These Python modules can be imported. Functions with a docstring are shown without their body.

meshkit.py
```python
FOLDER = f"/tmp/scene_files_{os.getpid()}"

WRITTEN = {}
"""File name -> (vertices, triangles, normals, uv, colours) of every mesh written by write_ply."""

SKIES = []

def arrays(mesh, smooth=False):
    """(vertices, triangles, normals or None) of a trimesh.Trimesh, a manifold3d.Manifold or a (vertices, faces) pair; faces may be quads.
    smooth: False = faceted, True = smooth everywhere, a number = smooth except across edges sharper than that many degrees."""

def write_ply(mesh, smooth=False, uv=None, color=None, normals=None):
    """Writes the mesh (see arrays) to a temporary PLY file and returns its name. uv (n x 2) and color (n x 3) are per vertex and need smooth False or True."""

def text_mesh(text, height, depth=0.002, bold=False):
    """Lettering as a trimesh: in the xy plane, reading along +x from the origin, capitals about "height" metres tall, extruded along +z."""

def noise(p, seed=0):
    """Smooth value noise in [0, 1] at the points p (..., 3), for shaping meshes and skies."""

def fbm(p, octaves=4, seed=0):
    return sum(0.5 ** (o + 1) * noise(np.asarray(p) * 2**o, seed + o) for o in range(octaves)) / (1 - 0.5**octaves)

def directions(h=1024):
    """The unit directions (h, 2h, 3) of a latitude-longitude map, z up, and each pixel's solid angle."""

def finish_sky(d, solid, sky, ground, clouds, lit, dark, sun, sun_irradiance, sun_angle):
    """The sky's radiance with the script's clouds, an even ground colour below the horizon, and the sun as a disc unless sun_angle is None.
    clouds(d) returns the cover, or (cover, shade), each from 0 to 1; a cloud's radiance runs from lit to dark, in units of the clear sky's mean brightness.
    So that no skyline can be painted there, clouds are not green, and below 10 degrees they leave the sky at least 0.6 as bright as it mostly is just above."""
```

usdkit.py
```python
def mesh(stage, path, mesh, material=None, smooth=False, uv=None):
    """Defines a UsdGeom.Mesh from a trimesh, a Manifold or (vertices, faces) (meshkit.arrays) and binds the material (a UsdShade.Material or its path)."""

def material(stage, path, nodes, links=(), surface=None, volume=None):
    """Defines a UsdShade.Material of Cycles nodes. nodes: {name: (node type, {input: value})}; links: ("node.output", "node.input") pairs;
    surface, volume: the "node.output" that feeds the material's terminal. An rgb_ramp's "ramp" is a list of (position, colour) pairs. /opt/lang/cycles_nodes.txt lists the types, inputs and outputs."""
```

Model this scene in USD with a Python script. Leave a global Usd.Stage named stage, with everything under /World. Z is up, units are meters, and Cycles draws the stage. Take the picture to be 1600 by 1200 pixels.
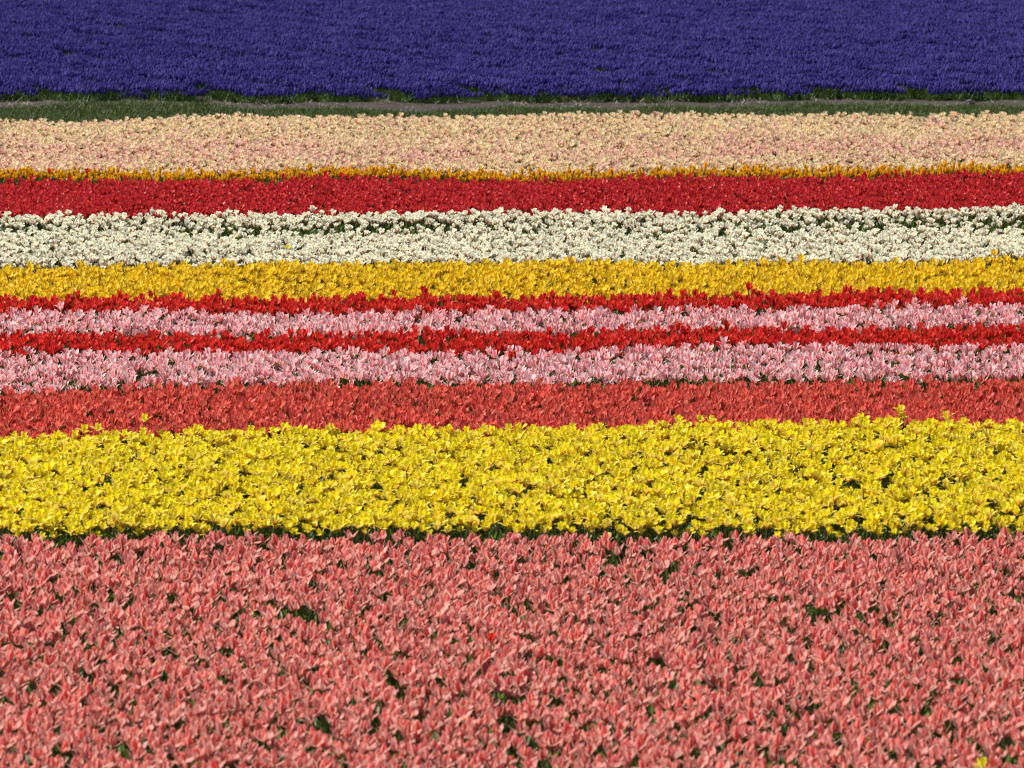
import math
import numpy as np
import usdkit, meshkit
from pxr import Usd, UsdGeom, UsdLux, UsdShade, Gf, Sdf, Vt

stage = Usd.Stage.CreateInMemory()
UsdGeom.SetStageUpAxis(stage, "Z")
UsdGeom.SetStageMetersPerUnit(stage, 1.0)
UsdGeom.Xform.Define(stage, "/World")
UsdGeom.Scope.Define(stage, "/World/Looks")

# ------------------------------------------------------------------ camera
PW, PH, FPX = 1600.0, 1200.0, 7000.0          # a long lens, in pixels of the photograph
CAM_Z = 4.9
PITCH = math.atan(980.0 / FPX)
cam = UsdGeom.Camera.Define(stage, "/World/camera")
cam.CreateHorizontalApertureAttr(36.0)
cam.CreateVerticalApertureAttr(27.0)
cam.CreateFocalLengthAttr(36.0 * FPX / PW)
cam.CreateFStopAttr(5.6)
cam.CreateFocusDistanceAttr(37.0)
cam.CreateClippingRangeAttr(Gf.Vec2f(1.0, 20000.0))
cam.CreateExposureAttr(0.48)
op = UsdGeom.Xformable(cam)
op.AddTranslateOp().Set(Gf.Vec3d(0, 0, CAM_Z))
op.AddRotateXOp().Set(90.0 - math.degrees(PITCH))

# ------------------------------------------------------------------ sky and sun
SUN_EL, SUN_AZ = math.radians(50.0), math.atan2(-0.93, 0.14)
sx, sy, sz = math.sin(SUN_AZ) * math.cos(SUN_EL), math.cos(SUN_AZ) * math.cos(SUN_EL), math.sin(SUN_EL)
sky_mat = usdkit.material(stage, "/World/Looks/sky_look", {
    "sky": ("sky_texture", {"sky_type": "single_scattering", "sun_disc": False, "sun_elevation": SUN_EL, "sun_rotation": SUN_AZ}),
    "bg": ("background_shader", {"strength": 0.075})}, [("sky.color", "bg.color")], surface="bg.background")
dome = UsdLux.DomeLight.Define(stage, "/World/sky")
UsdShade.MaterialBindingAPI.Apply(dome.GetPrim()).Bind(sky_mat)
sun = UsdLux.DistantLight.Define(stage, "/World/sun")
sun.CreateIntensityAttr(1.2)
sun.CreateAngleAttr(0.5)
sun.CreateColorAttr(Gf.Vec3f(1.0, 0.95, 0.86))
sun.GetPrim().CreateAttribute("inputs:normalize", Sdf.ValueTypeNames.Bool).Set(True)
zax = np.array([sx, sy, sz]); xax = np.cross([0, 0, 1.0], zax); xax /= np.linalg.norm(xax); yax = np.cross(zax, xax)
UsdGeom.Xformable(sun).AddTransformOp().Set(Gf.Matrix4d(*xax, 0, *yax, 0, *zax, 0, 0, 0, 20, 1))


# ------------------------------------------------------------------ helpers
def lin(c):
    c = np.asarray(c, float) / 255.0
    return np.where(c <= 0.04045, c / 12.92, ((c + 0.055) / 1.055) ** 2.4)


def at(x, y, z):
    """The point at height z seen at pixel (x, y) of the photograph: used to measure where the beds lie."""
    cp, sp = math.cos(PITCH), math.sin(PITCH)
    d = np.array([(x - 800) / FPX, cp - sp * (y - 600) / FPX, -sp - cp * (y - 600) / FPX])
    return d * ((z - CAM_Z) / d[2]) + np.array([0, 0, CAM_Z])


def pixel(p):
    p = np.asarray(p, float)
    cp, sp = math.cos(PITCH), math.sin(PITCH)
    dz = p[..., 2] - CAM_Z
    depth, up = p[..., 1] * cp - dz * sp, p[..., 1] * sp + dz * cp
    return 800 + FPX * p[..., 0] / depth, 600 - FPX * up / depth


def line(ys, z):
    """The straight edge y = a + b x of a bed, from its height in the photograph at x = 0, 800 and 1600."""
    pts = np.array([at(x, y, z) for x, y in zip((0, 800, 1600), ys)])
    b, a = np.polyfit(pts[:, 0], pts[:, 1], 1)
    return a, b


def smooth01(t):
    t = np.clip(t, 0, 1)
    return t * t * (3 - 2 * t)


def relief(x, y):
    """The gentle unevenness of the field."""
    p = np.stack([np.asarray(x, float) * 0.55, np.asarray(y, float) * 0.4, np.zeros_like(np.asarray(x, float))], -1)
    return (meshkit.fbm(p, 3, 5) - 0.5) * 0.10


used = {}


def numbered(name):
    n = used.get(name, 0)
    used[name] = n + 1
    return name if n == 0 else f"{name}_{n:03d}"


def tag(prim, label=None, category=None, group=None, kind=None):
    for k, v in (("label", label), ("category", category), ("group", group), ("kind", kind)):
        if v:
            prim.SetCustomDataByKey(k, v)
    return prim


def add_mesh(path, v, f, mat, smooth=True, cols=None):
    m = usdkit.mesh(stage, path, (v, f), mat, smooth=smooth)
    m.CreateDoubleSidedAttr(True)
    if cols is not None:
        api = UsdGeom.PrimvarsAPI(m)
        for key, c in cols.items():
            api.CreatePrimvar(key, Sdf.ValueTypeNames.Color3fArray, "vertex").Set(Vt.Vec3fArray.FromNumpy(np.asarray(c, np.float32)))
    return m


# ------------------------------------------------------------------ materials
petal_mat = usdkit.material(stage, "/World/Looks/petal", {
    "out": ("attribute", {"attribute": "outer_tint"}), "inn": ("attribute", {"attribute": "inner_tint"}),
    "geo": ("geometry", {}), "info": ("object_info", {}),
    "side": ("mix_color", {"blend_type": "mix"}),
    "val": ("map_range", {"from_min": 0.0, "from_max": 1.0, "to_min": 0.88, "to_max": 1.14}),
    "r2": ("math", {"math_type": "multiply", "value2": 7.31}), "r3": ("math", {"math_type": "fraction"}),
    "hue": ("map_range", {"from_min": 0.0, "from_max": 1.0, "to_min": 0.497, "to_max": 0.5035}),
    "hsv": ("hsv", {"saturation": 1.0, "fac": 1.0}),
    "pb": ("principled_bsdf", {"roughness": 0.42, "specular_ior_level": 0.35}),
    "sat": ("hsv", {"saturation": 1.0, "value": 1.08, "fac": 1.0}),
    "tr": ("translucent_bsdf", {}), "mx": ("mix_closure", {"fac": 0.46})},
    [("geo.backfacing", "side.fac"), ("out.color", "side.a"), ("inn.color", "side.b"), ("info.random", "val.value"),
     ("info.random", "r2.value1"), ("r2.value", "r3.value1"), ("r3.value", "hue.value"), ("hue.result", "hsv.hue"),
     ("val.result", "hsv.value"), ("side.result", "hsv.color"), ("hsv.color", "pb.base_color"), ("hsv.color", "sat.color"),
     ("sat.color", "tr.color"), ("pb.BSDF", "mx.closure1"), ("tr.BSDF", "mx.closure2")], surface="mx.closure")


def leaf_look(name, c1, c2, trans, rough=0.45):
    return usdkit.material(stage, "/World/Looks/" + name, {
        "info": ("object_info", {}), "tc": ("texture_coordinate", {}),
        "mp": ("mapping", {"scale": (60.0, 60.0, 4.0)}), "n": ("noise_texture", {"scale": 3.0, "detail": 3.0}),
        "ramp": ("rgb_ramp", {"ramp": [(0.25, lin(c1)), (0.75, lin(c2))]}),
        "val": ("map_range", {"from_min": 0.0, "from_max": 1.0, "to_min": 0.75, "to_max": 1.25}),
        "hsv": ("hsv", {"fac": 1.0}),
        "pb": ("principled_bsdf", {"roughness": rough, "specular_ior_level": 0.4}),
        "tr": ("translucent_bsdf", {}), "mx": ("mix_closure", {"fac": trans})},
        [("tc.object", "mp.vector"), ("mp.vector", "n.vector"), ("n.fac", "ramp.fac"), ("ramp.color", "hsv.color"),
         ("info.random", "val.value"), ("val.result", "hsv.value"), ("hsv.color", "pb.base_color"), ("hsv.color", "tr.color"),
         ("pb.BSDF", "mx.closure1"), ("tr.BSDF", "mx.closure2")], surface="mx.closure")


leaf_mat = leaf_look("tulip_leaf", (60, 82, 36), (92, 114, 52), 0.28)
stem_mat = leaf_look("tulip_stem", (74, 88, 50), (104, 92, 62), 0.1)
grass_mat = leaf_look("grass_blade", (56, 73, 18), (84, 99, 29), 0.3)
muscari_leaf_mat = leaf_look("muscari_leaf", (58, 82, 32), (92, 116, 48), 0.3)
straw_mat = leaf_look("straw", (104, 95, 85), (150, 139, 124), 0.1, 0.7)


def soil_look(name, c1, c2, scale, bump):
    return usdkit.material(stage, "/World/Looks/" + name, {
        "geo": ("geometry", {}), "n": ("noise_texture", {"scale": scale, "detail": 8.0, "roughness": 0.7}),
        "ramp": ("rgb_ramp", {"ramp": [(0.3, lin(c1)), (0.7, lin(c2))]}),
        "b": ("bump", {"strength": 0.8, "distance": bump}), "pb": ("principled_bsdf", {"roughness": 0.95, "specular_ior_level": 0.2})},
        [("geo.position", "n.vector"), ("n.fac", "ramp.fac"), ("ramp.color", "pb.base_color"), ("n.fac", "b.height"), ("b.normal", "pb.normal")], surface="pb.BSDF")


soil_mat = soil_look("field_soil", (58, 48, 40), (96, 84, 72), 9.0, 0.03)
bank_mat = soil_look("bare_soil", (50, 45, 41), (86, 78, 72), 14.0, 0.03)
turf_mat = soil_look("turf", (54, 76, 24), (84, 108, 40), 3.0, 0.05)


# ------------------------------------------------------------------ one petal, leaf, stem
US = np.array([0.0, 0.10, 0.24, 0.42, 0.60, 0.77, 0.91, 1.0])
VS = np.array([-1.0, -0.55, 0.0, 0.55, 1.0])


def petal(rng, p, yaw):
    """A petal as a curved sheet. p: length L, half width W, angles from the vertical at base, middle and tip, how blunt its tip is, how cupped it is."""
    L, W = p["L"] * rng.uniform(0.93, 1.07), p["W"] * rng.uniform(0.92, 1.08)
    th0, thm, tht = (math.radians(a + rng.normal(0, s)) for a, s in zip(p["th"], (4, p.get("spread", 5), p.get("tipspread", 8))))
    fine = np.linspace(0, 1, 60)
    th = thm + (th0 - thm) * np.exp(-fine / 0.11) + (tht - thm) * smooth01((fine - 0.35) / 0.65)
    r = np.concatenate([[0], np.cumsum(np.sin(th[:-1]) + np.sin(th[1:])) / 2]) / 59 * L + 0.003
    z = np.concatenate([[0], np.cumsum(np.cos(th[:-1]) + np.cos(th[1:])) / 2]) / 59 * L
    rr, zz, tt = np.interp(US, fine, r), np.interp(US, fine, z), np.interp(US, fine, th)
    w = (US + 0.03) ** 0.62 * np.clip(1 - US, 0, 1) ** p["q"]
    wf = (fine + 0.03) ** 0.62 * (1 - fine) ** p["q"]
    w = W * w / wf.max()
    w[-1] = W * 0.03
    Rc = np.maximum(np.maximum(rr * p.get("wrap", 1.15), w / 1.35), 0.004)
    phi = w[:, None] / Rc[:, None] * VS[None]
    side = Rc[:, None] * np.sin(phi)
    back = Rc[:, None] * (1 - np.cos(phi)) * p.get("cup", 1.0)
    twist = rng.normal(0, 0.0012)
    ripple = rng.normal(0, p.get("ripple", 0.0012), side.shape) * (US[:, None] > 0.2)
    rad = rr[:, None] - back * np.cos(tt)[:, None] + ripple
    zed = zz[:, None] + back * np.sin(tt)[:, None] + twist * VS[None]
    c, s = math.cos(yaw), math.sin(yaw)
    v = np.stack([rad * c - side * s, rad * s + side * c, zed], -1).reshape(-1, 3)
    n = len(VS)
    i, j = np.meshgrid(np.arange(len(US) - 1), np.arange(n - 1), indexing="ij")
    a = (i * n + j).ravel()
    q = np.stack([a, a + 1, a + n + 1, a + n], 1)
    f = np.vstack([q[:, [0, 1, 2]], q[:, [0, 2, 3]]])
    nn = np.cross(v[f[:, 1]] - v[f[:, 0]], v[f[:, 2]] - v[f[:, 0]])
    if (nn[:, 0] * c + nn[:, 1] * s).sum() - 0.4 * nn[:, 2].sum() < 0:
        f = f[:, ::-1]
    u, av = np.repeat(US, n), np.abs(np.tile(VS, len(US)))
    # colours of the petal itself: base, midrib, margin, tip, and those of its inner face
    def mixc(a_, b_, t):
        return a_ * (1 - t[:, None]) + b_ * t[:, None]
    k = p["col"]
    mid, mar, base, tip = (lin(k[x]) for x in ("mid", "margin", "base", "tip"))
    outc = mixc(np.tile(mid, (len(u), 1)), np.tile(mar, (len(u), 1)), smooth01((av - k.get("m0", 0.35)) / 0.6))
    outc = mixc(outc, np.tile(tip, (len(u), 1)), smooth01((u - 0.62) / 0.4) * k.get("tipk", 0.6))
    if "flame" in k:
        outc = mixc(outc, np.tile(lin(k["flame"]), (len(u), 1)), smooth01(1.15 - av * 1.5) * smooth01((k.get("fl", 0.75) - u) / 0.3) * k.get("fk", 1.0))
    outc = mixc(outc, np.tile(base, (len(u), 1)), smooth01((k.get("bl", 0.22) - u) / 0.18))
    inn, inb = lin(k["inner"]), lin(k.get("inner_base", k["base"]))
    innc = mixc(np.tile(inn, (len(u), 1)), np.tile(inb, (len(u), 1)), smooth01((0.3 - u) / 0.2))
    tone = rng.uniform(0.93, 1.07)
    return v, f, np.clip(outc * tone, 0, 0.93), np.clip(innc * tone, 0, 0.93)


def tube(points, radii, sides=5):
    p = np.asarray(points, float)
    a = np.arange(sides) * 2 * np.pi / sides
    v = p[:, None] + np.asarray(radii)[:, None, None] * np.stack([np.cos(a), np.sin(a), 0 * a], -1)[None]
    i, j = np.meshgrid(np.arange(len(p) - 1), np.arange(sides), indexing="ij")
    i, j = i.ravel(), j.ravel()
    q = np.stack([i * sides + j, i * sides + (j + 1) % sides, (i + 1) * sides + (j + 1) % sides, (i + 1) * sides + j], 1)
    return v.reshape(-1, 3), np.vstack([q[:, [0, 1, 2]], q[:, [0, 2, 3]]])


def blade(rng, L, W, lean, bend, yaw, rows=6, fold=0.35, base=(0, 0, 0)):
    """A lance-shaped leaf rising from its base and arching over."""
    t = np.linspace(0, 1, rows)
    th = lean + bend * t ** 1.5
    r = np.concatenate([[0], np.cumsum(np.sin(th[:-1]) + np.sin(th[1:])) / 2]) / (rows - 1) * L + 0.004
    z = np.concatenate([[0], np.cumsum(np.cos(th[:-1]) + np.cos(th[1:])) / 2]) / (rows - 1) * L
    w = W * (0.35 + 0.65 * np.sin(np.pi * np.clip(t * 0.9 + 0.08, 0, 1))) * np.clip((1 - t) * 4, 0.03, 1)
    twist = rng.normal(0, 0.3)
    c, s = math.cos(yaw), math.sin(yaw)
    v = []
    for k in range(rows):
        for e in (-1, 0, 1):
            side, up = e * w[k] * math.cos(twist * t[k]), abs(e) * w[k] * fold + e * w[k] * math.sin(twist * t[k])
            rad, zed = r[k] - up * math.cos(th[k]), z[k] + up * math.sin(th[k])
            v.append((rad * c - side * s + base[0], rad * s + side * c + base[1], zed + base[2]))
    v = np.array(v)
    a = np.array([i * 3 + j for i in range(rows - 1) for j in range(2)])
    q = np.stack([a, a + 1, a + 4, a + 3], 1)
    return v, np.vstack([q[:, [0, 1, 2]], q[:, [0, 2, 3]]])


def join(parts):
    vs, fs, n = [], [], 0
    for v, f in parts:
        vs.append(v), fs.append(f + n)
        n += len(v)
    return np.vstack(vs), np.vstack(fs)


# ------------------------------------------------------------------ the tulip kinds
def C(mid, margin, base, tip, inner, **k):
    return dict(mid=mid, margin=margin, base=base, tip=tip, inner=inner, **k)


KINDS = {
    # name: (number of petals' two whorls: outer, inner), height of the flower's base above the ground
    "coral_tulip": dict(
        stem=0.205, outer=dict(L=0.068, W=0.0155, th=(62, 40, 34), q=0.95, spread=13, tipspread=14, cup=0.9,
                               col=C((223, 110, 100), (245, 222, 204), (190, 140, 66), (234, 166, 150), (232, 154, 140), m0=0.28)),
        inner=dict(L=0.066, W=0.0225, th=(60, 3, -22), q=0.62, spread=3, tipspread=4, wrap=0.95,
                   col=C((225, 106, 96), (243, 196, 178), (216, 130, 66), (230, 132, 118), (232, 148, 134), m0=0.46))),
    "yellow_tulip": dict(
        stem=0.245, outer=dict(L=0.066, W=0.021, th=(62, 36, 74), q=0.48, spread=14, tipspread=24, cup=0.8,
                               col=C((234, 209, 33), (242, 234, 152), (226, 170, 40), (240, 232, 120), (238, 222, 44), flame=(218, 112, 34), fk=0.7, fl=0.72)),
        inner=dict(L=0.067, W=0.0245, th=(60, 11, 6), q=0.40, spread=8, wrap=1.1,
                   col=C((236, 215, 18), (239, 228, 76), (229, 178, 32), (238, 222, 44), (238, 220, 28)))),
    "salmon_tulip": dict(
        stem=0.215, outer=dict(L=0.080, W=0.0175, th=(52, 24, 40), q=0.75, spread=12, tipspread=16, cup=0.8,
                               col=C((225, 102, 82), (241, 158, 134), (200, 140, 50), (222, 98, 86), (218, 90, 78), m0=0.3)),
        inner=dict(L=0.080, W=0.0195, th=(50, 8, 2), q=0.62, spread=6, wrap=1.05,
                   col=C((223, 98, 78), (235, 132, 110), (214, 160, 50), (220, 86, 74), (216, 84, 72), m0=0.45))),
    "pink_white_tulip": dict(
        stem=0.225, outer=dict(L=0.077, W=0.0155, th=(55, 30, 56), q=0.75, spread=12, tipspread=18, cup=0.7,
                               col=C((212, 60, 84), (244, 224, 216), (220, 196, 50), (236, 176, 178), (242, 212, 208), m0=0.22)),
        inner=dict(L=0.076, W=0.0195, th=(52, 11, 10), q=0.62, spread=8, wrap=1.1,
                   col=C((224, 106, 120), (244, 210, 208), (222, 204, 50), (240, 190, 190), (242, 212, 208), m0=0.36))),
    "red_tulip": dict(
        stem=0.235, outer=dict(L=0.078, W=0.0185, th=(54, 24, 38), q=0.72, spread=12, tipspread=14, cup=0.8,
                               col=C((210, 44, 36), (224, 84, 70), (190, 80, 30), (216, 54, 44), (218, 52, 40))),
        inner=dict(L=0.078, W=0.021, th=(52, 8, 2), q=0.6, spread=6, wrap=1.05,
                   col=C((212, 44, 36), (222, 70, 58), (200, 100, 30), (216, 52, 42), (218, 52, 40)))),
    "golden_tulip": dict(
        stem=0.225, outer=dict(L=0.074, W=0.0165, th=(56, 28, 50), q=0.8, spread=14, tipspread=18, cup=0.7,
                               col=C((236, 202, 36), (242, 226, 120), (206, 140, 40), (236, 198, 60), (236, 196, 14), flame=(200, 92, 34), fk=0.4, fl=0.7)),
        inner=dict(L=0.074, W=0.019, th=(54, 12, 10), q=0.65, spread=8, wrap=1.1,
                   col=C((238, 210, 26), (240, 220, 70), (214, 150, 20), (236, 196, 14), (236, 194, 6)))),
    "white_tulip": dict(
        stem=0.22, outer=dict(L=0.060, W=0.022, th=(64, 22, 38), q=0.42, spread=10, tipspread=18, cup=0.9,
                              col=C((248, 244, 216), (249, 247, 226), (204, 150, 90), (240, 238, 222), (240, 238, 224), flame=(176, 60, 46), fk=1.0, fl=0.92)),
        inner=dict(L=0.064, W=0.0255, th=(64, 6, -14), q=0.38, spread=6, wrap=1.05,
                   col=C((248, 244, 216), (249, 247, 226), (226, 190, 120), (240, 238, 222), (240, 236, 210), flame=(190, 84, 60), fk=0.85, fl=0.5))),
    "crimson_tulip": dict(
        stem=0.21, outer=dict(L=0.068, W=0.019, th=(56, 26, 40), q=0.6, spread=12, tipspread=14, cup=0.8,
                              col=C((192, 34, 38), (210, 70, 72), (150, 44, 34), (206, 62, 62), (206, 56, 54))),
        inner=dict(L=0.068, W=0.021, th=(54, 10, 4), q=0.55, spread=6, wrap=1.05,
                   col=C((192, 34, 38), (208, 62, 64), (150, 48, 34), (206, 60, 60), (206, 56, 54)))),
    "orange_tulip": dict(
        stem=0.215, outer=dict(L=0.066, W=0.017, th=(54, 10, 6), q=0.5, spread=6, cup=0.9,
                              col=C((234, 172, 20), (240, 200, 40), (190, 110, 40), (234, 182, 30), (234, 180, 16), flame=(204, 100, 26), fk=0.6, fl=0.7)),
        inner=dict(L=0.068, W=0.019, th=(54, 3, -6), q=0.5, spread=4, wrap=1.0,
                   col=C((236, 178, 14), (240, 198, 30), (190, 120, 40), (234, 180, 20), (234, 180, 16)))),
    "cream_tulip": dict(
        stem=0.22, outer=dict(L=0.062, W=0.019, th=(60, 28, 48), q=0.5, spread=12, tipspread=20, cup=0.8,
                              col=C((234, 202, 168), (240, 222, 182), (196, 140, 90), (238, 216, 188), (240, 222, 192), flame=(206, 124, 104), fk=0.5, fl=0.6)),
        inner=dict(L=0.062, W=0.021, th=(58, 10, 4), q=0.45, spread=8, wrap=1.1,
                   col=C((238, 218, 174), (240, 222, 180), (222, 180, 120), (238, 218, 176), (240, 222, 178)))),
    "blush_tulip": dict(
        stem=0.22, outer=dict(L=0.062, W=0.019, th=(60, 26, 46), q=0.5, spread=12, tipspread=20, cup=0.8,
                              col=C((228, 164, 150), (238, 202, 182), (200, 130, 90), (234, 190, 170), (236, 200, 178), flame=(206, 104, 96), fk=0.4, fl=0.55)),
        inner=dict(L=0.062, W=0.021, th=(58, 10, 4), q=0.45, spread=8, wrap=1.1,
                   col=C((234, 190, 170), (238, 206, 184), (218, 160, 110), (236, 198, 178), (236, 202, 180)))),
}
VARIANTS = 7
SIZE = {"yellow_tulip": 0.88, "salmon_tulip": 0.85, "pink_white_tulip": 0.87, "red_tulip": 0.87, "golden_tulip": 0.85, "crimson_tulip": 0.86, "cream_tulip": 0.9, "blush_tulip": 0.9}
stage.CreateClassPrim("/World/kinds")


def make_kind(name, i, k):
    """A tulip as a class prim: stem, leaves and flower; with_petals builds every petal as a part of its own."""
    rng = np.random.default_rng([abs(hash_name(name)), i])
    o, n = dict(k["outer"]), dict(k["inner"])
    fs = SIZE.get(name, 1.0)
    for d in (o, n):
        d["L"], d["W"] = d["L"] * fs, d["W"] * fs
    opened = rng.normal(0, 1)
    for d, g in ((o, 7), (n, 5)):
        d["th"] = (d["th"][0], d["th"][1] + g * opened * 0.6, d["th"][2] + g * opened)
    if i == 0:  # older, faded flowers
        for d in (o, n):
            c = dict(d["col"])
            for key in ("mid", "tip"):
                c[key] = tuple(0.6 * np.array(c[key]) + 0.4 * np.array(c["margin"]))
            d["col"] = c
    yaw0 = rng.uniform(0, 2 * np.pi)
    petals = []
    h = k["stem"]
    leanx, leany = rng.normal(0, 0.012, 2)
    for q in range(3):
        petals.append(petal(rng, n, yaw0 + q * 2 * np.pi / 3 + rng.normal(0, 0.06)))
    for q in range(3):
        petals.append(petal(rng, o, yaw0 + (q + 0.5) * 2 * np.pi / 3 + rng.normal(0, 0.08)))
    t1, t2 = rng.normal(0, 0.09, 2)
    rot = np.array([[1, 0, t1], [0, 1, t2], [-t1, -t2, 1]])
    head = np.array([leanx, leany, h])
    petals = [(v @ rot.T + head, f, a, b) for v, f, a, b in petals]
    s = np.linspace(0, 1, 4)[:, None]
    stem = tube(np.array([0, 0, -0.08]) * (1 - s) + (head + [0, 0, 0.004]) * s + np.array([0.004, 0.003, 0]) * np.sin(s * 3.1), np.array([0.004, 0.0038, 0.0034, 0.0036]))
    leaves = []
    ly = rng.uniform(0, 2 * np.pi)
    for q in range(3):
        leaves.append(blade(rng, h * rng.uniform(0.75, 1.02), rng.uniform(0.016, 0.024), rng.uniform(0.1, 0.35), rng.uniform(0.3, 0.9), ly + q * 2.1 + rng.normal(0, 0.3), base=(0, 0, -0.015)))
    root = f"/World/kinds/{name}_parts_{i}"
    UsdGeom.Xform.Define(stage, root)
    used.clear()
    add_mesh(f"{root}/stem", *stem, stem_mat)
    for lf in leaves:
        add_mesh(f"{root}/{numbered('leaf')}", *lf, leaf_mat)
    v, f = join([(p[0], p[1]) for p in petals])
    co, ci = np.vstack([p[2] for p in petals]), np.vstack([p[3] for p in petals])
    if k.get("petals"):
        for pv, pf, a, b in petals:
            add_mesh(f"{root}/{numbered('petal')}", pv, pf, petal_mat, cols={"outer_tint": a, "inner_tint": b})
    else:
        add_mesh(f"{root}/flower", v, f, petal_mat, cols={"outer_tint": co, "inner_tint": ci})
    # the same plant as one mesh, for the masses
    root = f"/World/kinds/{name}_whole_{i}"
    UsdGeom.Xform.Define(stage, root)
    greens = np.vstack([np.tile(lin((88, 90, 56)), (len(stem[0]), 1))] + [np.tile(lin((70, 94, 36)) + (lin((104, 130, 56)) - lin((70, 94, 36))) * rng.uniform(), (len(lf[0]), 1)) for lf in leaves])
    v, f = join([(v, f), stem] + leaves)
    add_mesh(f"{root}/plant", v, f, petal_mat, cols={"outer_tint": np.vstack([co, greens]), "inner_tint": np.vstack([ci, greens])})


def hash_name(s):
    return sum((i + 1) * ord(c) for i, c in enumerate(s))


for nm in ("coral_tulip", "yellow_tulip", "pink_white_tulip"):
    KINDS[nm]["petals"] = True
for nm, k in KINDS.items():
    for i in range(VARIANTS):
        make_kind(nm, i, k)
used.clear()

# ------------------------------------------------------------------ the setting
def grid_mesh(x0, x1, y0, y1, step, fz):
    xs, ys = np.arange(x0, x1 + step / 2, step), np.arange(y0, y1 + step / 2, step)
    X, Y = np.meshgrid(xs, ys)
    v = np.stack([X, Y, fz(X, Y)], -1).reshape(-1, 3)
    nx = len(xs)
    i, j = np.meshgrid(np.arange(len(ys) - 1), np.arange(nx - 1), indexing="ij")
    a = (i * nx + j).ravel()
    return v, np.stack([a, a + 1, a + nx + 1, a + nx], 1)


g = add_mesh("/World/ground", np.array([[-4000, -2000, -0.16], [4000, -2000, -0.16], [4000, 6000, -0.16], [-4000, 6000, -0.16]], float), np.array([[0, 1, 2, 3]]), turf_mat, smooth=False)
tag(g.GetPrim(), "flat green land round the flower fields, reaching to the horizon", "ground", kind="structure")
g = add_mesh("/World/field_soil", *grid_mesh(-14, 14, 14, 86.5, 0.25, lambda x, y: relief(x, y) - 0.01), soil_mat)
tag(g.GetPrim(), "dark brown soil of the bulb field under the tulips and muscari", "soil", kind="structure")

# ------------------------------------------------------------------ beds
# kind(s), far edge of the bed's flower tops in the photograph (left, middle, right), gap to the next bed in front (m), plants per square metre
BEDS = [
    ("coral", ["coral_tulip"], (842, 835, 825), 0.0, 195),
    ("yellow", ["yellow_tulip"], (671, 664, 653), 0.24, 215),
    ("salmon", ["salmon_tulip"], (606, 601, 592), 0.0, 250),
    ("pink_b", ["pink_white_tulip"], (548, 543, 534), 0.32, 165),
    ("red_b", ["red_tulip"], (522, 517, 506), 0.0, 200),
    ("pink_a", ["pink_white_tulip"], (487, 482, 475), 0.22, 165),
    ("red_a", ["red_tulip"], (466, 460, 450), 0.0, 200),
    ("golden", ["golden_tulip"], (416, 410, 402), 0.0, 220),
    ("white", ["white_tulip"], (332, 328, 321), 0.26, 180),
    ("crimson", ["crimson_tulip"], (281, 277, 272), 0.1, 250),
    ("orange", ["orange_tulip"], (264, 263, 258), 0.32, 160),
    ("cream", ["cream_tulip", "blush_tulip"], (185, 180, 175), 0.0, 220),
]
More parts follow.
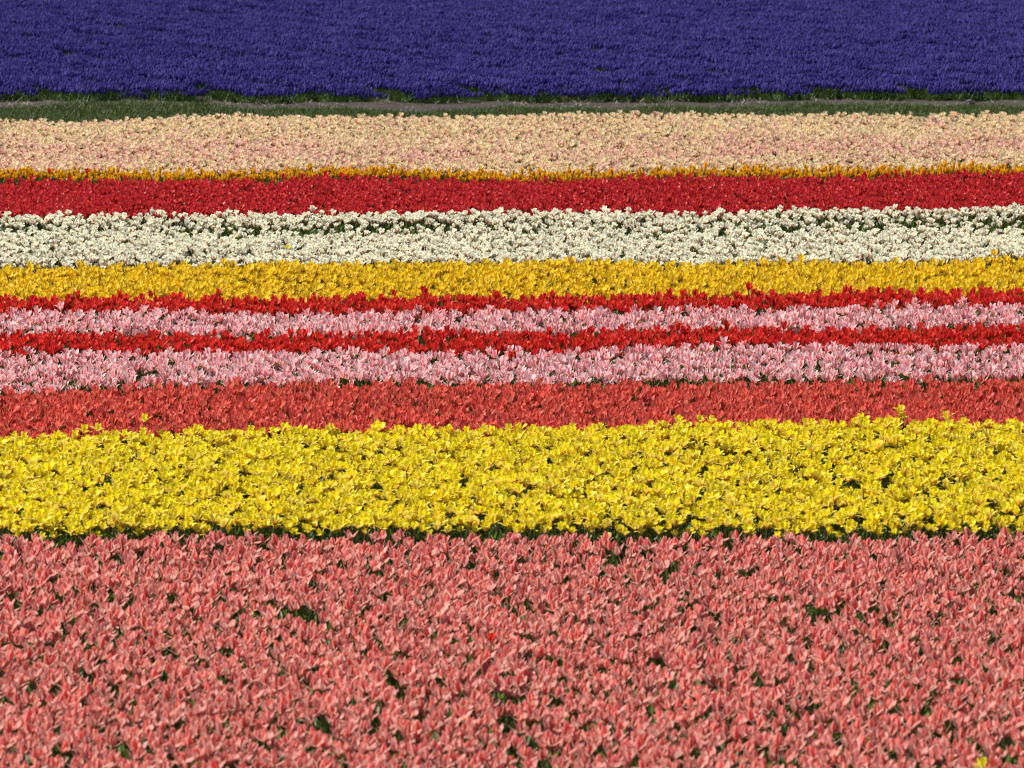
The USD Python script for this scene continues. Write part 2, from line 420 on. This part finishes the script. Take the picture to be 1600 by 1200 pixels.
WORDS = {  # bed: (name, label of each single plant, group, name of the rest, label of the rest)
    "coral": ("coral_tulip", "coral pink tulip with pale petal edges in the foreground bed nearest the camera", "coral tulips in the nearest rows", "coral_tulip_mass", "mass of coral pink tulips filling the wide foreground bed behind its nearest rows"),
    "yellow": ("yellow_tulip", "open lemon yellow tulip with orange flame in the wide yellow bed behind the coral tulips", "yellow tulips at the front of the wide yellow bed", "yellow_tulip_mass", "mass of lemon yellow tulips filling the wide bed between coral and salmon tulips"),
    "salmon": ("salmon_tulip", "salmon red tulip in the bed just behind the wide lemon yellow bed", "salmon tulips at the front of their bed", "salmon_tulip_mass", "mass of salmon red tulips between the lemon yellow bed and the pink and white strip"),
    "pink_b": ("pink_white_tulip", "pink and white tulip with yellow base in the nearer pink strip, behind the salmon bed", "pink and white tulips of the nearer strip", "pink_white_tulip_mass", "mass of pink and white tulips in the nearer of the two pink strips"),
    "red_b": ("red_tulip", "bright red tulip in the narrow strip between the two pink and white strips", "red tulips between the pink strips", "red_tulip_mass", "mass of bright red tulips in the narrow strip between two pink strips"),
    "pink_a": ("pink_white_tulip", "pink and white tulip in the farther pink strip, between the two red strips", "pink and white tulips of the farther strip", "pink_white_tulip_mass", "mass of pink and white tulips in the farther of the two pink strips"),
    "red_a": ("red_tulip", "bright red tulip in the narrow strip right in front of the golden bed", "red tulips in front of the golden bed", "red_tulip_mass", "mass of bright red tulips in the strip in front of the golden bed"),
    "golden": ("golden_tulip", "golden yellow tulip with orange streaks in the bed before the white tulips", "golden tulips at the front of their bed", "golden_tulip_mass", "mass of golden yellow tulips between the white bed and a red strip"),
    "white": ("white_tulip", "round white tulip with brownish red base in the only white bed", "white tulips at the front of their bed", "white_tulip_mass", "mass of white tulips between the crimson bed and the golden bed"),
    "crimson": ("crimson_tulip", "deep crimson tulip in the broad dark red bed behind the white tulips", "crimson tulips at the front of their bed", "crimson_tulip_mass", "mass of deep crimson tulips in the broad bed behind the white tulips"),
    "orange": ("orange_tulip", "small orange tulip in the thin row between crimson and cream beds", "orange tulips of the thin row", "orange_tulip_mass", "rest of the orange tulips in the thin row behind the crimson bed"),
    "cream": ("cream_tulip", "cream and blush tulip at the front of the pale farthest tulip bed", "cream tulips at the front of their bed", "cream_tulip_mass", "mass of cream and blush tulips in the pale farthest tulip bed"),
}
NEAR_PLAIN = at(800, 1290, 0.27)[1]


def height_of(kinds):
    k = KINDS[kinds[0]]
    return k["stem"] + 0.075 * SIZE.get(kinds[0], 1.0)


def rotations(rng, n, lean=0.09):
    yaw, tx, ty = rng.uniform(0, 2 * np.pi, n), rng.normal(0, lean, n), rng.normal(0, lean, n)
    return yaw, tx, ty


def quat(yaw, tx, ty):
    """Quaternions (w, x, y, z): a small tilt after a turn about the vertical."""
    a = np.stack([np.cos(yaw / 2), 0 * yaw, 0 * yaw, np.sin(yaw / 2)], -1)
    b = np.stack([np.ones_like(tx), tx / 2, ty / 2, 0 * tx], -1)
    b /= np.linalg.norm(b, axis=1, keepdims=True)
    w1, x1, y1, z1 = b.T
    w2, x2, y2, z2 = a.T
    return np.stack([w1 * w2 - x1 * x2 - y1 * y2 - z1 * z2, w1 * x2 + x1 * w2 + y1 * z2 - z1 * y2, w1 * y2 - x1 * z2 + y1 * w2 + z1 * x2, w1 * z2 + x1 * y2 - y1 * x2 + z1 * w2], -1)


def instancer(path, protos, index, pos, q, scale):
    pi = UsdGeom.PointInstancer.Define(stage, path)
    targets = []
    for i, src in enumerate(protos):
        p = UsdGeom.Xform.Define(stage, f"{path}/shape_{i:03d}").GetPrim()
        p.GetReferences().AddInternalReference(src)
        targets.append(p.GetPath())
    pi.CreatePrototypesRel().SetTargets(targets)
    pi.CreateProtoIndicesAttr(Vt.IntArray.FromNumpy(index.astype(np.int32)))
    pi.CreatePositionsAttr(Vt.Vec3fArray.FromNumpy(pos.astype(np.float32)))
    pi.CreateOrientationsAttr(Vt.QuathArray.FromNumpy(np.asarray(q)[:, [1, 2, 3, 0]].astype(np.float16)))
    pi.CreateScalesAttr(Vt.Vec3fArray.FromNumpy(np.repeat(scale[:, None], 3, 1).astype(np.float32)))
    return pi.GetPrim()


def single(name, src, pos, q, scale, label, category, group=None):
    x = UsdGeom.Xform.Define(stage, "/World/" + numbered(name))
    x.AddTranslateOp().Set(Gf.Vec3d(*map(float, pos)))
    x.AddOrientOp(UsdGeom.XformOp.PrecisionDouble).Set(Gf.Quatd(*map(float, q)))
    x.AddScaleOp().Set(Gf.Vec3f(float(scale), float(scale), float(scale)))
    p = x.GetPrim()
    p.GetReferences().AddInternalReference(src)
    p.SetInstanceable(True)
    tag(p, label, category, group)
    return p


def scatter(rng, near, far, dens, width=1.14):
    """Plants in close, uneven rows that run along the bed."""
    s = 1.0 / math.sqrt(dens)
    a0, b0 = near
    a1, b1 = far
    half = a1 * 800 / FPX * width + 0.3
    rows = max(1, int(round((a1 - a0) / s)))
    xs, ys = [], []
    for r in range(rows):
        n = int(2 * half / s)
        x = -half + (np.arange(n) + rng.uniform(0, 1)) * 2 * half / n + rng.normal(0, 0.33 * s, n)
        t = (r + 0.5) / rows
        y = (a0 + (a1 - a0) * t) + (b0 + (b1 - b0) * t) * x + rng.normal(0, 0.30 * s, n)
        keep = np.abs(x) < y * 800 / FPX * width + 0.25
        xs.append(x[keep]), ys.append(y[keep])
    return np.concatenate(xs), np.concatenate(ys)


near_line = (NEAR_PLAIN, 0.0)
front_top = None
SINGLES = 300
bed_edges = {}
for key, kinds, ys, gap, dens in BEDS:
    rng = np.random.default_rng(hash_name(key))
    h = height_of(kinds)
    far = line(ys, h)
    near = (near_line[0] + gap, near_line[1])
    bed_edges[key] = (near, far)
    x, y = scatter(rng, near, far, dens)
    # thin and thick spots in the planting
    cl = meshkit.fbm(np.stack([x * 1.5, y * 2.9, 0 * x + 3.3], -1), 2, hash_name(key))
    keep = cl > np.where(rng.uniform(size=len(x)) < 0.85, 0.255, 0.1)
    if key == "white":  # a bare track runs through the back of the white bed
        back = far[0] + far[1] * x - y
        keep &= ~((back > 0.6) & (back < 2.0) & (rng.uniform(size=len(x)) < 0.45 + 0.7 * meshkit.noise(np.stack([x * 0.8, y * 0.8, 0 * x], -1), 2)))
    x, y = x[keep], y[keep]
    n = len(x)
    z = relief(x, y) + rng.normal(0, 0.012, n) + (meshkit.noise(np.stack([x * 2.3, y * 1.2, 0 * x + 0.5], -1), 6) - 0.5) * 0.03
    scale = np.clip(rng.normal(0.98, 0.085, n), 0.75, 1.22)
    q = quat(*rotations(rng, n))
    var = rng.integers(0, VARIANTS, n)
    if len(kinds) > 1:
        depth = (y - far[0] - far[1] * x) / (near[0] - far[0])
        pink = 0.16 + 0.42 * np.exp(-((depth - 0.66) / 0.2) ** 2)
        which = (rng.uniform(size=n) < pink * (0.5 + meshkit.noise(np.stack([x * 1.5, y * 0.8, 0 * x], -1), 4))).astype(int)
    else:
        which = np.zeros(n, int)
    px, py = pixel(np.stack([x, y, z + h - 0.02], -1))
    seen = (px > 8) & (px < 1592) & (py > 6) & (py < 1190)
    if front_top is not None:
        seen &= py < front_top[0] + (front_top[1] - front_top[0]) * px / 1600 - 3
    order = np.where(seen)[0]
    order = order[np.argsort(-py[order] + 0)][:SINGLES // 2 if key[-2:] in ("_a", "_b") else SINGLES]
    name, label, group, rest_name, rest_label = WORDS[key]
    for i in order:
        single(name, f"/World/kinds/{kinds[which[i]]}_parts_{var[i]}", (x[i], y[i], z[i]), q[i], scale[i], label, "tulip", group)
    rest = np.ones(n, bool)
    rest[order] = False
    protos = [f"/World/kinds/{kk}_whole_{i}" for kk in kinds for i in range(VARIANTS)]
    pr = instancer("/World/" + numbered(rest_name), protos, (which * VARIANTS + var)[rest], np.stack([x, y, z], -1)[rest], q[rest], scale[rest])
    tag(pr, rest_label, "tulips", kind="stuff")
    near_line = far
    front_top = (ys[0], ys[2])

# ------------------------------------------------------------------ stray tulips of another colour
STRAYS = [
    (450, 393, "yellow_tulip", 1.0, "lone yellow tulip standing among the white tulips left of centre"),
    (917, 350, "yellow_tulip", 0.6, "tiny yellow tulip low among the white tulips right of centre"),
    (765, 1003, "red_tulip", 0.9, "lone bright red tulip among the coral tulips in the foreground"),
    (1524, 1206, "yellow_tulip", 1.15, "tall yellow tulip cut off by the bottom edge among coral tulips"),
    (78, 275, "red_tulip", 1.0, "red tulip poking up in the orange row near the left edge"),
    (135, 274, "red_tulip", 1.0, "red tulip poking up in the orange row, second from the left edge"),
    (225, 662, "yellow_tulip", 1.1, "tall yellow tulip rising above the back of the yellow bed at left"),
    (1405, 652, "yellow_tulip", 1.1, "tall yellow tulip rising above the back of the yellow bed at right"),
    (750, 334, "crimson_tulip", 1.0, "lone crimson tulip among the rearmost white tulips"),
]

# ------------------------------------------------------------------ grass verge, bare soil, muscari
cream_far = bed_edges["cream"][1]
verge_far = line((166, 164, 162), 0.06)
musc_near = line((164, 162, 159), 0.0)
musc_far = line((-4.0, -6.0, -11.0), 0.25)


def clump_kind(name, i, build):
    root = f"/World/kinds/{name}_{i}"
    UsdGeom.Xform.Define(stage, root)
    build(root, np.random.default_rng([hash_name(name), i]))


def grass_clump(root, rng):
    add_mesh(root + "/blades", *join([blade(rng, rng.uniform(0.06, 0.14), 0.0035, rng.uniform(0, 0.5), rng.uniform(0.2, 1.0), rng.uniform(0, 6.28), rows=4, base=(*rng.normal(0, 0.06, 2), -0.01)) for _ in range(42)]), grass_mat)


def muscari_plant(rng, bx, by):
    h = rng.uniform(0.15, 0.20)
    L = rng.uniform(0.048, 0.066)
    rings, sides = 7, 6
    t = np.linspace(0, 1, rings)
    r = 0.0135 * np.array([0.55, 1.0, 0.92, 0.98, 0.75, 0.62, 0.2]) * rng.uniform(0.85, 1.2)
    lx, ly = rng.normal(0, 0.012, 2)
    a = np.arange(sides) * 2 * np.pi / sides
    vs = []
    for k in range(rings):
        rr = r[k] * (1 + 0.28 * np.cos(a * 3 + k * math.pi) + rng.normal(0, 0.08, sides))
        off = a + (k % 2) * math.pi / sides
        vs.append(np.stack([bx + lx * (1 + t[k]) + rr * np.cos(off), by + ly * (1 + t[k]) + rr * np.sin(off), np.full(sides, h + L * t[k])], -1))
    v = np.vstack(vs)
    i, j = np.meshgrid(np.arange(rings - 1), np.arange(sides), indexing="ij")
    i, j = i.ravel(), j.ravel()
    q = np.stack([i * sides + j, i * sides + (j + 1) % sides, (i + 1) * sides + (j + 1) % sides, (i + 1) * sides + j], 1)
    f = np.vstack([q[:, [0, 1, 2]], q[:, [0, 2, 3]]])
    stem = tube(np.array([[bx, by, -0.06], [bx + lx, by + ly, h + 0.005]]), np.array([0.0025, 0.002]), 3)
    tone = rng.uniform(0.9, 1.1)
    col = np.repeat(lin((55, 42, 112))[None] * (1 - t[:, None]) + lin((63, 50, 124))[None] * t[:, None], sides, 0) * tone
    return v, f, col, stem


muscari_mat = usdkit.material(stage, "/World/Looks/muscari_bells", {
    "at": ("attribute", {"attribute": "outer_tint"}), "info": ("object_info", {}),
    "val": ("map_range", {"from_min": 0.0, "from_max": 1.0, "to_min": 0.9, "to_max": 1.1}), "hsv": ("hsv", {"fac": 1.0}),
    "pb": ("principled_bsdf", {"roughness": 0.65, "specular_ior_level": 0.15})},
    [("at.color", "hsv.color"), ("info.random", "val.value"), ("val.result", "hsv.value"), ("hsv.color", "pb.base_color")], surface="pb.BSDF")


def muscari_clump(root, rng):
    spots = []
    while len(spots) < 16:
        p = rng.uniform(-0.13, 0.13, 2)
        if np.hypot(*p) < 0.13 and all(np.hypot(*(p - o)) > 0.03 for o in spots):
            spots.append(p)
    plants = [muscari_plant(rng, *p) for p in spots]
    v, f = join([(p[0], p[1]) for p in plants])
    add_mesh(root + "/spikes", v, f, muscari_mat, cols={"outer_tint": np.vstack([p[2] for p in plants])})
    greens = [p[3] for p in plants]
    for p in spots:
        for _ in range(3):
            greens.append(blade(rng, rng.uniform(0.13, 0.23), 0.0055, rng.uniform(0.1, 0.5), rng.uniform(0.3, 1.3), rng.uniform(0, 6.28), rows=4, base=(p[0], p[1], -0.02)))
    add_mesh(root + "/leaves", *join(greens), muscari_leaf_mat)


def straw_bit(root, rng):
    parts = []
    for _ in range(9):
        yaw = rng.uniform(0, 6.28)
        parts.append(blade(rng, rng.uniform(0.04, 0.12), rng.uniform(0.003, 0.01), rng.uniform(1.1, 1.6), rng.uniform(-0.3, 0.2), yaw, rows=3, base=(*rng.normal(0, 0.1, 2), 0.012)))
    add_mesh(root + "/straws", *join(parts), straw_mat)


for i in range(6):
    clump_kind("grass_clump", i, grass_clump)
    clump_kind("muscari_clump", i, muscari_clump)
    clump_kind("straw_bit", i, straw_bit)


def mass(name, kind, rng, x, y, z, label, category, scale=(0.85, 1.2), lean=0.05):
    n = len(x)
    pr = instancer("/World/" + numbered(name), [f"/World/kinds/{kind}_{i}" for i in range(6)], rng.integers(0, 6, n), np.stack([x, y, z], -1), quat(*rotations(rng, n, lean)), rng.uniform(*scale, n))
    tag(pr, label, category, kind="stuff")


rng = np.random.default_rng(77)
def bank_z(x, y):
    p = np.stack([x * 2.2, y * 1.6, 0 * x], -1)
    a = musc_near[0] + musc_near[1] * x - y
    b = y - (cream_far[0] + 3.0)
    return relief(x, y) + 0.004 + np.clip(np.minimum(a + 0.35, b), -0.1, 0.3) * 0.06 + (meshkit.fbm(p, 3, 21) - 0.4) * 0.05 * smooth01(np.minimum(a + 0.3, b) * 3)


g = add_mesh("/World/soil_strip", *grid_mesh(-9.5, 9.5, cream_far[0] + 2.2, musc_near[0] + 1.4, 0.06, bank_z), bank_mat)
tag(g.GetPrim(), "strip of pale bare soil between the grass verge and the purple field", "soil strip", kind="structure")
x, y = scatter(rng, (cream_far[0] + 0.15, cream_far[1]), (verge_far[0], verge_far[1]), 120)
edge = verge_far[0] + verge_far[1] * x - y
wav = (meshkit.fbm(np.stack([x * 0.7, 0 * x, 0 * x], -1), 3, 9) - 0.20) * 2.4
keep = edge > wav
x, y = x[keep], y[keep]
mass("grass_verge", "grass_clump", rng, x, y, np.maximum(relief(x, y), bank_z(x, y)), "short green grass growing between the cream tulips and the bare soil strip", "grass")


x, y = scatter(rng, (verge_far[0] - 0.9, verge_far[1]), musc_near, 14)
keep = meshkit.fbm(np.stack([x * 1.2, y, 0 * x], -1), 2, 31) > 0.45
x, y = x[keep], y[keep]
mass("dry_straw", "straw_bit", rng, x, y, bank_z(x, y), "pale dry straw littering the bare soil in front of the purple field", "straw")

# purple field: beds about a metre wide that run away to the left, with thin paths between them
x, y = scatter(rng, (musc_near[0] - 0.25, musc_near[1]), musc_far, 44)
front = y - musc_near[0] - musc_near[1] * x
ragged = front > (meshkit.fbm(np.stack([x * 1.6, 0 * x, 0 * x], -1), 3, 17) - 0.5) * 0.55
x, y = x[ragged], y[ragged]
ang = math.radians(28.0)
across = x * math.cos(ang) + y * math.sin(ang)
ph = np.abs((across / 1.12) % 1.0 - 0.5) * 1.12
path = (ph < 0.2) & (rng.uniform(size=len(x)) < 0.45 + 0.7 * meshkit.noise(np.stack([x * 0.9, y * 0.9, 0 * x], -1), 8))
holes = meshkit.fbm(np.stack([x * 3, y * 3, 0 * x], -1), 2, 12) < 0.17
keep = ~path & ~holes
x, y = x[keep], y[keep]
z = relief(x, y) + (meshkit.fbm(np.stack([x * 1.3, y * 1.3, 0 * x], -1), 2, 14) - 0.5) * 0.05 + rng.normal(0, 0.008, len(x))
front = y - musc_near[0] - musc_near[1] * x
z = z - rng.uniform(0, 0.06, len(x)) * (front < 0.4) - 0.04 * np.exp(-(np.abs((across[keep] / 1.12) % 1.0 - 0.5) * 1.12 / 0.2) ** 2)
mass("muscari_field", "muscari_clump", rng, x, y, z, "purple blue muscari spikes over grassy leaves filling the far field", "muscari", (0.9, 1.15))

# strays, and one clod of earth
rng = np.random.default_rng(5)
for px_, py_, kind, size, label in STRAYS:
    h = KINDS[kind]["stem"] * size + 0.03
    p = at(px_, py_, h + 0.035)
    z = relief(p[0], p[1]) + 0.075
    single(kind, f"/World/kinds/{kind}_parts_{rng.integers(0, VARIANTS)}", (p[0], p[1], z), quat(*rotations(rng, 1, 0.03))[0], size, label, "tulip")

# a weathered clod at the foot of the purple field
import trimesh
cm = trimesh.creation.icosphere(3, 0.055)
cv = np.array(cm.vertices)
cv *= (1 + (meshkit.fbm(cv * 28 + 7, 3, 3) - 0.5) * 0.7)[:, None]
cv *= [1.15, 1.0, 0.85]
clod_mat = soil_look("dry_clod", (58, 52, 54), (104, 96, 94), 40.0, 0.01)
p = at(1516, 161, 0.04)
g = add_mesh("/World/clod", cv, np.array(cm.faces), clod_mat)
g.AddTranslateOp().Set(Gf.Vec3d(p[0], p[1], float(bank_z(p[0:1], p[1:2])[0]) + 0.03))
tag(g.GetPrim(), "dark grey rounded clod on the bare soil strip at far right", "clod")
